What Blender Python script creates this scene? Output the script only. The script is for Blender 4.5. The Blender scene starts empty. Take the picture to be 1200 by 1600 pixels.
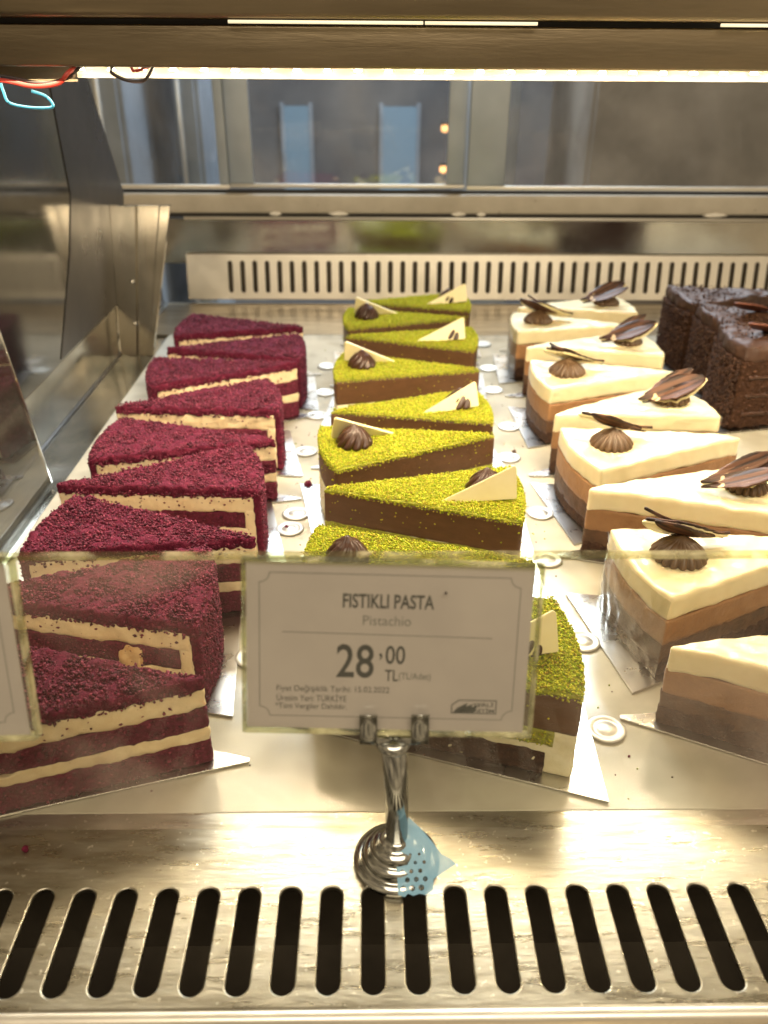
import bpy, bmesh, math, random
from mathutils import Vector, Matrix, noise
C = bpy.context.scene
COL = C.collection
S = 0.01            # every builder below works in centimetres
R = math.radians
sin, cos, PI = math.sin, math.cos, math.pi

# ------------------------------------------------------------------ camera
cd = bpy.data.cameras.new('camera'); cam = bpy.data.objects.new('camera', cd); COL.objects.link(cam)
cd.sensor_fit = 'VERTICAL'; cd.sensor_height = 36; cd.sensor_width = 27; cd.lens = 1300/1600*36
cd.clip_start = .01; cd.clip_end = 60
cam.matrix_world = Matrix.Translation((0, 0, 29.6*S)) @ Matrix.Rotation(R(-1.0), 4, 'Z') @ Matrix.Rotation(R(90-28.98), 4, 'X') @ Matrix.Rotation(R(.4), 4, 'Z')
cd.dof.use_dof = True; cd.dof.focus_distance = .43; cd.dof.aperture_fstop = 10
C.camera = cam
# ------------------------------------------------------------------ world / exposure
C.view_settings.view_transform = 'Standard'; C.view_settings.look = 'None'
C.view_settings.exposure = .14; C.view_settings.gamma = 1; C.view_settings.use_curve_mapping = False
W = bpy.data.worlds.new('World'); C.world = W; W.use_nodes = True
nt = W.node_tree; bg = nt.nodes['Background']
tc = nt.nodes.new('ShaderNodeTexCoord'); nz = nt.nodes.new('ShaderNodeTexNoise'); cr = nt.nodes.new('ShaderNodeValToRGB')
nz.inputs['Scale'].default_value = 2.6; nz.inputs['Detail'].default_value = 3
cr.color_ramp.elements[0].position = .38; cr.color_ramp.elements[0].color = (.10, .075, .05, 1)
cr.color_ramp.elements[1].position = .66; cr.color_ramp.elements[1].color = (1.0, .76, .46, 1)
nt.links.new(tc.outputs['Generated'], nz.inputs['Vector']); nt.links.new(nz.outputs['Fac'], cr.inputs['Fac'])
nt.links.new(cr.outputs['Color'], bg.inputs['Color']); bg.inputs['Strength'].default_value = .70
# ------------------------------------------------------------------ lamps
def area(name, loc, rot, sx, sy, power, col):
    l = bpy.data.lights.new(name, 'AREA'); l.shape = 'RECTANGLE'; l.size = sx*S; l.size_y = sy*S; l.energy = power; l.color = col
    o = bpy.data.objects.new(name, l); COL.objects.link(o); o.location = [v*S for v in loc]; o.rotation_euler = [R(a) for a in rot]
    return o
area('led_strip_light', (7, 52.2, 28.1), (0, 0, 0), 84, 7, 2.2, (1, .78, .50))
area('kitchen_fill_light', (20, 190, 120), (0, 0, 0), 110, 50, 60, (.80, .90, 1))  # added fill that brightens the kitchen behind the doors
area('front_fill_light', (10, -60, 130), (28, 0, 0), 120, 60, 16, (1, .84, .62))  # added soft fill for the tag and cake fronts, no real lamp

# ------------------------------------------------------------------ materials
MATS = {}
def mat(name, col, rough=.5, metal=0, spec=.5, **k):
    """procedural material: base colour broken up by noise, optional bump, stains, veins, emission, subsurface"""
    m = bpy.data.materials.new(name); m.use_nodes = True; N = m.node_tree.nodes; L = m.node_tree.links
    b = N['Principled BSDF']
    b.inputs['Base Color'].default_value = (*col, 1); b.inputs['Roughness'].default_value = rough
    b.inputs['Metallic'].default_value = metal; b.inputs['Specular IOR Level'].default_value = spec
    t = N.new('ShaderNodeTexCoord'); vec = t.outputs['Object']
    if 'stretch' in k:
        mp = N.new('ShaderNodeMapping'); mp.inputs['Scale'].default_value = k['stretch']; L.new(vec, mp.inputs['Vector']); vec = mp.outputs['Vector']
    def noi(sc, det=4, v=None, r=.6):
        n = N.new('ShaderNodeTexNoise'); n.inputs['Scale'].default_value = sc; n.inputs['Detail'].default_value = det; n.inputs['Roughness'].default_value = r
        L.new(v or vec, n.inputs['Vector']); return n.outputs['Fac']
    def ramp(f, a, b_, c0, c1):
        r = N.new('ShaderNodeValToRGB'); e = r.color_ramp.elements; e[0].position = a; e[1].position = b_
        e[0].color = (*c0, 1); e[1].color = (*c1, 1); L.new(f, r.inputs['Fac']); return r.outputs['Color']
    if 'col2' in k:
        c = ramp(noi(k.get('scale', 60)), k.get('lo', .35), k.get('hi', .65), col, k['col2'])
        if 'spots' in k:   # crumbs / dirt with their own shape
            sp = ramp(noi(k.get('spot_scale', 300), 2, t.outputs['Object']), k.get('spot_lo', .62), k.get('spot_lo', .62)+k.get('spot_w', .04), (0, 0, 0), (1, 1, 1))
            mx = N.new('ShaderNodeMix'); mx.data_type = 'RGBA'; L.new(sp, mx.inputs[0]); L.new(c, mx.inputs[6]); mx.inputs[7].default_value = (*k['spots'], 1); c = mx.outputs[2]
        L.new(c, b.inputs['Base Color'])
    if 'attr' in k:
        a = N.new('ShaderNodeVertexColor'); a.layer_name = k['attr']; L.new(a.outputs['Color'], b.inputs['Base Color'])
    if 'rough2' in k:
        r = N.new('ShaderNodeMapRange'); r.inputs[3].default_value = rough; r.inputs[4].default_value = k['rough2']
        r.inputs[1].default_value = .35; r.inputs[2].default_value = .65
        L.new(noi(k.get('rscale', 25), 5), r.inputs[0]); L.new(r.outputs[0], b.inputs['Roughness'])
    if 'bump' in k:
        bm = N.new('ShaderNodeBump'); bm.inputs['Strength'].default_value = k['bump']; bm.inputs['Distance'].default_value = k.get('bdist', .001)
        L.new(noi(k.get('bscale', 200), k.get('bdet', 4)), bm.inputs['Height']); L.new(bm.outputs[0], b.inputs['Normal'])
    if 'sss' in k:
        b.inputs['Subsurface Weight'].default_value = k['sss']; b.inputs['Subsurface Radius'].default_value = (1, .6, .3); b.inputs['Subsurface Scale'].default_value = .004
    if 'coat' in k: b.inputs['Coat Weight'].default_value = k['coat']; b.inputs['Coat Roughness'].default_value = k.get('coatr', .1)
    if 'emit' in k: b.inputs['Emission Color'].default_value = (*k.get('ecol', col), 1); b.inputs['Emission Strength'].default_value = k['emit']
    if 'alpha' in k: b.inputs['Alpha'].default_value = k['alpha']
    MATS[name] = m
    return m
mat('velvet', (.128, .011, .033), .95, spec=.25, col2=(.075, .006, .019), scale=500, lo=.4, hi=.6, bump=.8, bscale=900, bdist=.0012)
mat('velvet_cut', (.14, .012, .038), .95, col2=(.075, .005, .014), scale=420, bump=.9, bscale=800, bdist=.001)
mat('crumb', (.2, .01, .03), .9, attr='tint')
mat('cream', (.80, .66, .42), .55, col2=(.72, .56, .34), scale=120, spots=(.16, .02, .025), spot_scale=330, spot_lo=.70, bump=.5, bscale=260, bdist=.001, sss=.15)
mat('pistachio_base', (.32, .32, .02), .9, col2=(.18, .19, .012), scale=600, bump=.9, bscale=900)
mat('pistachio_cream', (.33, .33, .05), .8, col2=(.20, .20, .02), scale=480, bump=.8, bscale=700, spots=(.42, .44, .04), spot_scale=700, spot_lo=.6)
mat('pistachio_crumb', (.4, .42, .03), .9, spec=.12, attr='tint')
mat('choc_mousse', (.090, .040, .014), .5, col2=(.115, .052, .019), scale=70, bump=.35, bscale=240, bdist=.0008, stretch=(1, 1, 3))
mat('white_cream', (.78, .73, .54), .5, col2=(.68, .62, .40), scale=110, bump=.5, bscale=200, sss=.15)
mat('choc_sponge', (.030, .012, .006), .95, col2=(.065, .027, .013), scale=330, bump=1, bscale=500, bdist=.0018)
mat('white_glaze', (.76, .67, .43), .34, col2=(.70, .60, .36), scale=40, bump=.35, bscale=70, bdist=.001, sss=.2, coat=.3, rough2=.42)
mat('milk_mousse', (.30, .155, .065), .55, col2=(.23, .115, .046), scale=60, bump=.8, bscale=300, bdist=.0008, spots=(.17, .085, .04), spot_scale=500, spot_lo=.69)
mat('dark_mousse', (.10, .046, .019), .6, col2=(.055, .025, .010), scale=160, bump=.6, bscale=380, bdist=.001)
mat('rosette', (.055, .022, .012), .3, col2=(.04, .016, .008), scale=100, bump=.1, bscale=200)
mat('milk_rosette', (.11, .062, .028), .42, col2=(.08, .044, .02), scale=100, bump=.1, bscale=200)
mat('white_choc', (.84, .76, .46), .32, col2=(.80, .70, .38), scale=50, bump=.1, bscale=60)
mat('marbled_choc', (.022, .010, .006), .5, spec=.3, col2=(.115, .050, .026), scale=110, lo=.45, hi=.62, stretch=(.12, 2.4, 2.4), spots=(.66, .50, .30), spot_scale=110, spot_lo=.66, bump=.5, bscale=90, bdist=.0015)
mat('ganache', (.060, .024, .010), .6, col2=(.035, .015, .009), scale=40, bump=.6, bscale=45, bdist=.003, bdet=2, stretch=(.4, 1, 1))
mat('ganache_side', (.040, .017, .008), .95, spec=.2, col2=(.06, .028, .016), scale=350, bump=1, bscale=420, bdist=.003)
mat('copper_choc', (.20, .075, .045), .42, col2=(.12, .04, .025), scale=90, bump=.4, bscale=160)
mat('steel', (.60, .57, .50), .22, 1, rough2=.42, rscale=30, col2=(.50, .47, .40), scale=9, bump=.16, bscale=120, bdist=.0006, stretch=(1, 14, 14))
mat('front_steel', (.43, .41, .345), .24, 1, rough2=.46, rscale=40, col2=(.33, .31, .25), scale=34, bump=.5, bscale=90, bdist=.0004, bdet=8, stretch=(1, 5, 5), spots=(.66, .64, .57), spot_scale=360, spot_lo=.665)
mat('bright_steel', (.78, .75, .68), .3, .75, rough2=.45, rscale=30, bump=.08, bscale=90)
mat('shelf_steel', (.34, .28, .19), .28, 1, rough2=.45, rscale=14, col2=(.22, .18, .12), scale=7, bump=.2, bscale=60, bdist=.0008, stretch=(1, 9, 9))
mat('mirror_steel', (.55, .53, .47), .10, 1, rough2=.22, rscale=12, col2=(.42, .40, .35), scale=10, bump=.05, bscale=40)
mat('chrome', (.80, .80, .78), .08, 1)
mat('stand_steel', (.42, .43, .41), .14, 1, rough2=.22, rscale=60)
mat('silver_card', (.58, .57, .54), .22, 1, rough2=.35, rscale=40, bump=.06, bscale=150)
mat('tab_metal', (.50, .48, .43), .42, .8, rough2=.55, rscale=60)
mat('marble', (.50, .47, .385), .13, spec=.3, col2=(.39, .37, .30), scale=11, lo=.3, hi=.7, spots=(.27, .255, .20), spot_scale=17, spot_lo=.50, spot_w=.25, rough2=.2, rscale=30, bump=.03, bscale=60)
mat('rail_paint', (.50, .46, .38), .5, col2=(.40, .36, .29), scale=16, spots=(.16, .13, .09), spot_scale=110, spot_lo=.72, bump=.1, bscale=80)
mat('black', (.012, .012, .012), .45, col2=(.02, .019, .018), scale=20)
mat('void_flat', (.022, .020, .018), .25, spec=.6, rough2=.4, rscale=8, col2=(.035, .03, .027), scale=12)
mat('orange_cream', (.60, .34, .13), .5, col2=(.78, .60, .34), scale=120)
mat('void', (.085, .07, .048), .6, col2=(.05, .04, .028), scale=18)
mat('dark_mirror', (.22, .215, .20), .07, .95, rough2=.16, rscale=9, col2=(.16, .155, .145), scale=6)
mat('blurred_steel', (.42, .47, .52), .35, .4, col2=(.26, .30, .34), scale=5, rough2=.5)
mat('kitchen_dark', (.075, .08, .09), .5, col2=(.16, .155, .15), scale=4)
mat('kitchen_grey', (.34, .30, .25), .6, col2=(.12, .105, .09), scale=5)
mat('window_light', (.20, .30, .37), .5, emit=.04, ecol=(.45, .62, .75))
mat('lamp_glow', (1, .5, .2), .5, emit=5, ecol=(1, .45, .15))
mat('led', (1, .9, .75), .4, emit=14, ecol=(1, .83, .56))
mat('led_lens', (1, .9, .75), .4, emit=1500, ecol=(1, .83, .56))
mat('diffuser', (.13, .11, .075), .5, emit=.42, ecol=(1, .80, .50), col2=(.20, .16, .10), scale=40, bump=.3, bscale=60)
mat('trim_highlight', (.9, .85, .7), .4, emit=.7, ecol=(1, .85, .55))  # glow stands in for the LED light reflected along the hood
mat('paper', (.445, .39, .395), .7, col2=(.385, .335, .345), scale=18, bump=.03, bscale=200)
mat('ink', (.035, .033, .035), .7)
mat('ink_soft', (.16, .15, .15), .7)
mat('red_wire', (.35, .03, .02), .4); mat('dark_wire', (.03, .02, .02), .4); mat('blue_wire', (.05, .32, .55), .4)
mat('blue_glare', (.25, .58, .85), .3, col2=(.40, .72, .95), scale=60, alpha=.48)  # translucent blue imitating reflected glare
mat('silicone', (.75, .72, .65), .4)

def glass(name, tint=(1, 1, 1), refl=.06, haze=0., hazecol=(.8, .7, .6), scale=6, edge=1.):
    m = bpy.data.materials.new(name); m.use_nodes = True; N = m.node_tree.nodes; L = m.node_tree.links
    N.remove(N['Principled BSDF']); out = N['Material Output']
    tr = N.new('ShaderNodeBsdfTransparent'); tr.inputs[0].default_value = (*tint, 1)
    gl = N.new('ShaderNodeBsdfGlossy'); gl.inputs['Roughness'].default_value = .03
    fr = N.new('ShaderNodeLayerWeight'); fr.inputs[0].default_value = .5; pw = N.new('ShaderNodeMath'); pw.operation = 'POWER'; pw.inputs[1].default_value = 5; L.new(fr.outputs['Facing'], pw.inputs[0])
    mr = N.new('ShaderNodeMath'); mr.operation = 'MULTIPLY_ADD'; mr.inputs[1].default_value = edge; mr.inputs[2].default_value = refl; mr.use_clamp = True
    L.new(pw.outputs[0], mr.inputs[0])
    m1 = N.new('ShaderNodeMixShader'); L.new(mr.outputs[0], m1.inputs[0]); L.new(tr.outputs[0], m1.inputs[1]); L.new(gl.outputs[0], m1.inputs[2])
    s = m1.outputs[0]
    if haze:
        df = N.new('ShaderNodeBsdfDiffuse'); df.inputs[0].default_value = (*hazecol, 1)
        t = N.new('ShaderNodeTexCoord'); n = N.new('ShaderNodeTexNoise'); n.inputs['Scale'].default_value = scale; n.inputs['Detail'].default_value = 6; n.inputs['Distortion'].default_value = .8
        L.new(t.outputs['Object'], n.inputs['Vector'])
        r = N.new('ShaderNodeMapRange'); r.inputs[1].default_value = .46; r.inputs[2].default_value = .8; r.inputs[3].default_value = .02; r.inputs[4].default_value = haze
        L.new(n.outputs['Fac'], r.inputs[0]); m2 = N.new('ShaderNodeMixShader'); L.new(r.outputs[0], m2.inputs[0]); L.new(s, m2.inputs[1]); L.new(df.outputs[0], m2.inputs[2]); s = m2.outputs[0]
    L.new(s, out.inputs['Surface']); MATS[name] = m
glass('guard_glass', (.96, .96, .93), .01, .34, (.62, .52, .46), 9)
glass('guard_edge', (.80, .80, .64), .06, .75, (.85, .80, .56), 60)
glass('acrylic', (.97, .98, .95), .02, .05, (.8, .8, .7), 20)
glass('door_glass', (.80, .82, .84), .12, .22, (.5, .47, .43), 7)
glass('side_glass', (.55, .55, .52), .22, .05, (.6, .5, .4), 8)
glass('film', (.95, .95, .92), .10, .12, (.9, .85, .8), 60)

# ------------------------------------------------------------------ mesh helpers
def tag(o, label=None, cat=None, group=None, kind=None):
    if label: o['label'] = label
    if cat: o['category'] = cat
    if group: o['group'] = group
    if kind: o['kind'] = kind
    return o
def link(name, bm, m, parent=None, smooth=True, loc=None, rot=None):
    me = bpy.data.meshes.new(name); bm.to_mesh(me); bm.free(); me.transform(Matrix.Scale(S, 4))
    me.materials.append(MATS[m])
    if smooth:
        for p in me.polygons: p.use_smooth = True
    o = bpy.data.objects.new(name, me); COL.objects.link(o)
    if loc: o.location = [v*S for v in loc]
    if rot: o.rotation_euler = rot
    if parent: o.parent = parent
    return o
def thing(name, label, cat, loc=(0, 0, 0), rz=0, group=None):
    o = bpy.data.objects.new(name, None); COL.objects.link(o); o.empty_display_size = .02
    o.location = [v*S for v in loc]; o.rotation_euler = (0, 0, rz); return tag(o, label, cat, group)
def copy_tree(o, parent=None):
    c = o.copy(); COL.objects.link(c)
    if parent: c.parent = parent
    for ch in list(o.children): copy_tree(ch, c)
    return c
def box(x0, x1, y0, y1, z0, z1, bev=0., bm=None):
    b = bmesh.new()
    bmesh.ops.create_cube(b, size=1)
    for v in b.verts: v.co = Vector((x0+(v.co.x+.5)*(x1-x0), y0+(v.co.y+.5)*(y1-y0), z0+(v.co.z+.5)*(z1-z0)))
    if bev: bmesh.ops.bevel(b, geom=b.edges[:], offset=bev, segments=2, affect='EDGES', profile=.6)
    if bm is None: return b
    me = bpy.data.meshes.new('t'); b.to_mesh(me); b.free(); bm.from_mesh(me); bpy.data.meshes.remove(me); return bm
def tube(pts, r, seg=10, bm=None, closed=False):
    bm = bm or bmesh.new(); rings = []
    P = [Vector(p) for p in pts]
    for i, p in enumerate(P):
        t = (P[min(i+1, len(P)-1)]-P[max(i-1, 0)]).normalized()
        a = t.cross(Vector((1, 0, 0)) if abs(t.x) < .75 else Vector((0, 1, 0))).normalized(); b = t.cross(a).normalized()
        rr = r[i] if isinstance(r, (list, tuple)) else r
        rings.append([bm.verts.new(p+a*cos(2*PI*k/seg)*rr+b*sin(2*PI*k/seg)*rr) for k in range(seg)])
    for A, B in zip(rings, rings[1:]):
        for k in range(seg): bm.faces.new((A[k], A[(k+1) % seg], B[(k+1) % seg], B[k]))
    bm.faces.new(rings[0][::-1]); bm.faces.new(rings[-1]); return bm
def lathe(prof, seg=48, bm=None):
    bm = bm or bmesh.new(); rings = []
    for r, z in prof:
        rings.append([bm.verts.new((r*cos(2*PI*k/seg), r*sin(2*PI*k/seg), z)) for k in range(seg)])
    for A, B in zip(rings, rings[1:]):
        for k in range(seg): bm.faces.new((A[k], A[(k+1) % seg], B[(k+1) % seg], B[k]))
    bm.faces.new(rings[0][::-1]); bm.faces.new(rings[-1]); return bm
def prism(pts, z0, z1, bev=0):
    bm = bmesh.new(); f = bm.faces.new([bm.verts.new((x, y, z0)) for x, y in pts])
    r = bmesh.ops.extrude_face_region(bm, geom=[f])
    for v in r['geom']:
        if isinstance(v, bmesh.types.BMVert): v.co.z = z1
    bmesh.ops.recalc_face_normals(bm, faces=bm.faces[:])
    if bev: bmesh.ops.bevel(bm, geom=bm.edges[:], offset=bev, segments=2, affect='EDGES')
    return bm
def fbm(p, o=3):
    v = 0; a = 1; t = 0
    for i in range(o): v += a*noise.noise(p*(2**i)+Vector((i*7.3, 0, 0))); t += a; a *= .55
    return v/t

# cake geometry: tip at the origin, wide rounded end towards +X
LEN, HALF = 12.8, R(16.6)
def wedge(z0, z1, s0=.0, s1=LEN, side=0., rnd=.06, amp=0., fr=3., step=.16, seed=0, sag=0., zstep=None, edgeamp=0.):
    """closed wedge slab; side>0 stands proud of the cut faces; amp = crumb displacement in cm"""
    nx = max(4, int((s1-s0)/step)); ny = max(4, int(7.4/step)); nz = max(2, int((z1-z0)/(zstep or step)))
    V = {}; bm = bmesh.new(); off = Vector((seed*13.7, seed*5.1, seed*3.3))
    zc, = ((z0+z1)/2,)
    def vert(i, j, k):
        if (i, j, k) in V: return V[(i, j, k)]
        s = s0+(s1-s0)*i/nx; hw = s*math.tan(HALF)+.12+side; t = -1+2*j/ny; q = t*hw; z = z0+(z1-z0)*k/nz
        r = min(rnd, (z1-z0)*.49, hw*.9)
        inn = Vector((min(max(s, s0+r), s1-r), min(max(q, -hw+r), hw-r), min(max(z, z0+r), z1-r)))
        p = Vector((s, q, z)); d = p-inn
        nrm = d.normalized() if d.length > 1e-6 else Vector((0, 0, 1))
        if d.length > 1e-6: p = inn+nrm*r
        th = (p.y/hw)*HALF
        # rounded outer rim
        w = Vector((p.x*cos(th), p.x*sin(th)*hw/max(hw, .01)+(p.y/hw)*(.12+side), p.z))
        nw = Vector((nrm.x*cos(th)-nrm.y*sin(th), nrm.x*sin(th)+nrm.y*cos(th), nrm.z))
        if amp:
            n = fbm(w*fr+off, 3)
            w += nw*(n*amp)
            w.z += noise.noise(w*.45+off)*amp*.6*(1 if k == nz else 0)
        if edgeamp:   # uneven layer boundary
            e = edgeamp*noise.noise(Vector((w.x*1.1, w.y*1.1, 0))+off+Vector((0, 0, 9 if k == nz else 2)))
            if k in (0, nz): w.z += e
        if sag: w.z -= sag*max(0, 1-s/3.)**2
        V[(i, j, k)] = bm.verts.new(w); return V[(i, j, k)]
    for i in range(nx):
        for j in range(ny):
            bm.faces.new((vert(i, j, nz), vert(i+1, j, nz), vert(i+1, j+1, nz), vert(i, j+1, nz)))
            bm.faces.new((vert(i, j, 0), vert(i, j+1, 0), vert(i+1, j+1, 0), vert(i+1, j, 0)))
    for i in range(nx):
        for k in range(nz):
            bm.faces.new((vert(i, 0, k), vert(i+1, 0, k), vert(i+1, 0, k+1), vert(i, 0, k+1)))
            bm.faces.new((vert(i, ny, k), vert(i, ny, k+1), vert(i+1, ny, k+1), vert(i+1, ny, k)))
    for j in range(ny):
        for k in range(nz):
            bm.faces.new((vert(0, j, k), vert(0, j, k+1), vert(0, j+1, k+1), vert(0, j+1, k)))
            bm.faces.new((vert(nx, j, k), vert(nx, j+1, k), vert(nx, j+1, k+1), vert(nx, j, k+1)))
    return bm
OCT = [(1, 0, 0), (-1, 0, 0), (0, 1, 0), (0, -1, 0), (0, 0, 1), (0, 0, -1)]
OF = [(0, 2, 4), (2, 1, 4), (1, 3, 4), (3, 0, 4), (2, 0, 5), (1, 2, 5), (3, 1, 5), (0, 3, 5)]
def granules(name, points, size, colours, m, parent, seed=0):
    """crumbs as one mesh: many little irregular grains, each with its own natural colour"""
    rg = random.Random(seed); vs = []; fs = []; cs = []
    for p in points:
        s = size*rg.uniform(.55, 1.3); M = Matrix.Rotation(rg.uniform(0, 6.3), 3, Vector((rg.gauss(0, 1), rg.gauss(0, 1), rg.gauss(0, 1))))
        b = len(vs); sc = (rg.uniform(.7, 1.4), rg.uniform(.6, 1.1), rg.uniform(.6, 1))
        for o in OCT:
            q = M @ Vector((o[0]*sc[0], o[1]*sc[1], o[2]*sc[2]))*s*rg.uniform(.8, 1.15); vs.append(((p[0]+q.x)*S, (p[1]+q.y)*S, (p[2]+q.z)*S))
        for f in OF: fs.append(tuple(b+i for i in f))
        c = rg.choice(colours); v = rg.uniform(.82, 1.12); cs += [(c[0]*v, c[1]*v, c[2]*v, 1)]*6
    me = bpy.data.meshes.new(name); me.from_pydata(vs, [], fs); me.materials.append(MATS[m])
    at = me.color_attributes.new('tint', 'FLOAT_COLOR', 'POINT')
    at.data.foreach_set('color', [x for c in cs for x in c])
    for p in me.polygons: p.use_smooth = True
    o = bpy.data.objects.new(name, me); COL.objects.link(o)
    if parent: o.parent = parent
    return tag(o, kind='stuff')
def top_points(n, z, rg, s1=LEN, jig=.05, thin=None):
    out = []
    while len(out) < n:
        s = s1*math.sqrt(rg.random()); th = rg.uniform(-1, 1)*HALF
        x, y = s*cos(th), s*sin(th)+rg.uniform(-.12, .12)
        if thin and noise.noise(Vector((x*.9, y*.9, thin))) > .34: continue
        out.append((x, y, z+rg.uniform(-jig, jig)))
    return out
def rim_points(n, z0, z1, rg, s1=LEN):
    return [((s1+rg.uniform(-.02, .05))*cos(t), (s1+.02)*sin(t), rg.uniform(z0, z1)) for t in [rg.uniform(-1, 1)*HALF for _ in range(n)]]
def side_points(n, z0, z1, rg, s1=LEN, s0=.3, out=.02):
    r = []
    for _ in range(n):
        s = rg.uniform(s0, s1); sg = rg.choice((-1, 1)); y = sg*(s*sin(HALF)+.12+out)
        r.append((s*cos(HALF), y, rg.uniform(z0, z1)))
    return r

# ------------------------------------------------------------------ the case: setting
tag(link('marble_slab', box(-24.0, 64, 25.9, 97, -2.4, 0, .08), 'marble', smooth=False), 'pale veined marble slab the cake slices stand on', 'marble slab')
fl = link('case_floor', box(-28.1, 66, 25.9, 113, -3.4, -.35), 'mirror_steel', smooth=False); tag(fl, kind='structure')
tag(link('duct_floor', box(-60, 70, 8, 25.6, -9.4, -9), 'void', smooth=False), kind='structure')

def slot_panel(w, h, slots, sr, hl, th, bev):
    """flat sheet with round-ended slots, rims rolled up a little. Returns a mesh in cm, x along width, y along height"""
    cu = bpy.data.curves.new('sheet', 'CURVE'); cu.dimensions = '2D'; cu.fill_mode = 'BOTH'; cu.extrude = th; cu.bevel_depth = bev; cu.bevel_resolution = 2
    def loop(pts):
        sp = cu.splines.new('POLY'); sp.points.add(len(pts)-1)
        for p, q in zip(sp.points, pts): p.co = (q[0], q[1], 0, 1)
        sp.use_cyclic_u = True
    loop([(0, 0), (w, 0), (w, h), (0, h)])
    for x, y in slots:
        pts = [(x+sr*cos(a), y+hl+sr*sin(a)) for a in [PI*k/12 for k in range(13)]]+[(x-sr*cos(a), y-hl-sr*sin(a)) for a in [PI*k/12 for k in range(13)]]
        loop(pts)
    o = bpy.data.objects.new('sheet', cu); COL.objects.link(o)
    dg = bpy.context.evaluated_depsgraph_get(); me = bpy.data.meshes.new_from_object(o.evaluated_get(dg)); 
    bm = bmesh.new(); bm.from_mesh(me); bpy.data.objects.remove(o); bpy.data.curves.remove(cu); bpy.data.meshes.remove(me)
    return bm
fv = thing('front_vent_panel', 'scratched steel air vent panel with long slots along the front edge', 'vent panel', (0, 17.3, 0))
xs = [-13.1+1.6425*(k-15) for k in range(52)]
bm = slot_panel(110, 8.55, [(x+40, 2.62) for x in xs], .50, 1.78, .05, .07)
link('slotted_sheet', bm, 'front_steel', fv, smooth=False, loc=(-40, 0, -.1))
bm = box(-40, 70, -.5, .02, -.75, .0, .2); link('rolled_edge', bm, 'bright_steel', fv)
link('front_skirt', box(-40, 70, -1.6, -.5, -4, -.9, .1), 'shelf_steel', fv)
bm = box(-40, 70, -.4, -.1, -9, -.8); box(-40, 70, 8.3, 8.5, -9, -.4, bm=bm); link('duct_wall', bm, 'void', fv, smooth=False)

# back wall of the case
bs = thing('back_step', 'dark polished steel step between the marble and the back vent', 'steel step', (0, 97, 0))
link('tread', box(-27, 66, .2, 14.2, -.35, -.05), 'shelf_steel', bs, smooth=False)
bv = thing('back_vent_panel', 'white metal air vent with a long row of narrow slots at the back', 'vent panel', (0, 112, .35))
bm = slot_panel(92, 5.7, [(5.7+1.638*k, 2.85) for k in range(53)], .36, 1.75, .05, .05)
o = link('slotted_sheet', bm, 'bright_steel', bv, smooth=False, loc=(-24.4, 0, 0), rot=(R(80), 0, 0))
link('duct_box', box(-24.4, 66, 1.3, 1.6, 0, 5.6), 'void', bv, smooth=False)
bp = thing('steel_splash', 'polished steel panel with a bright lip above the back vent', 'steel panel', (0, 113.4, 5.7))
link('panel_face', box(-28, 66, .1, .5, -1, 4.7), 'mirror_steel', bp, smooth=False)
link('lip', tube([(-24.2, -.3, 4.8), (66, -.3, 4.8)], .22, 8), 'bright_steel', bp)
rl = thing('door_rail', 'beige metal rail under the sliding glass doors', 'rail', (0, 113.6, 11))
link('rail_body', box(-42, 70, .2, 3, .0, 2.3, .25), 'rail_paint', rl)
link('track', box(-42, 70, 1.6, 2.2, 2.35, 2.75), 'black', rl, smooth=False)
for (x, w) in ((-13.2, 1.6), (-5.5, 2.6), (10.5, 1.9), (13.8, 1.2), (43.5, 3.2)):
    pts = [(x+w*i/6, -.02+.1*noise.noise(Vector((x, i, 0))), .02+.1*noise.noise(Vector((x, i, 4)))) for i in range(7)]
    tag(link('sealant_smear', tube(pts, [.05, .2, .28, .32, .25, .2, .05], 8), 'silicone', rl), 'white smear of dried sealant')
link('shadow_gap', box(-42, 70, .3, .6, -.5, -.02), 'black', rl, smooth=False)

# sliding doors: pane + stiles
def door(x0, x1, y, label, stl, str_):
    d = thing('sliding_door', label, 'glass door', ((x0+x1)/2, y, 13.9), group='rear sliding glass doors')
    h = 15; w = (x1-x0)/2
    link('pane', box(-w, w, -.15, .15, .5, h), 'door_glass', d, smooth=False)
    link('bottom_rail', box(-w, w, -.3, .3, 0, .5, .08), 'bright_steel', d)
    if stl: link('stile', box(-w, -w+stl, -.45, .45, .52, h, .15), 'blurred_steel', d)
    if str_: link('stile', box(w-str_, w, -.45, .45, .52, h, .15), 'blurred_steel', d)
door(-39, -18.2, 114.6, 'leftmost rear sliding glass door beside the black gasket', 0, 1.2)
door(-18.6, 12.2, 115.8, 'middle rear sliding glass door behind the green slices', 3.4, 2.4)
door(12.4, 70, 114.6, 'rightmost rear sliding glass door behind the white slices', 4.8, 0)
# kitchen seen through the doors
tag(link('kitchen_floor', box(-120, 160, 118, 330, -60, -58), 'kitchen_dark', smooth=False), kind='structure')
tag(link('kitchen_wall', box(-140, 170, 300, 304, -58, 160), 'kitchen_dark', smooth=False), 'dark kitchen wall far behind the case', 'wall')
def cab(x0, x1, y0, y1, z1, m, label, cat='cabinet'):
    t = thing('steel_cabinet', label, cat, ((x0+x1)/2, y0, -58)); w = (x1-x0)/2
    link('carcass', box(-w, w, .6, y1-y0, 0, z1+58, .4), m, t)
    link('door', box(-w+.8, w-.8, -.4, .55, 4, z1+56, .3), m, t)
    link('handle', tube([(w-3.5, -1.6, 40), (w-3.5, -1.6, z1+40)], .5, 8), 'bright_steel', t)
cab(-56, -40, 150, 190, 60, 'blurred_steel', 'pale steel cabinet seen at the far left through the glass doors')
cab(-36, -31, 168, 190, 60, 'blurred_steel', 'narrow steel cabinet beside the far left one behind the glass doors')
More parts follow.
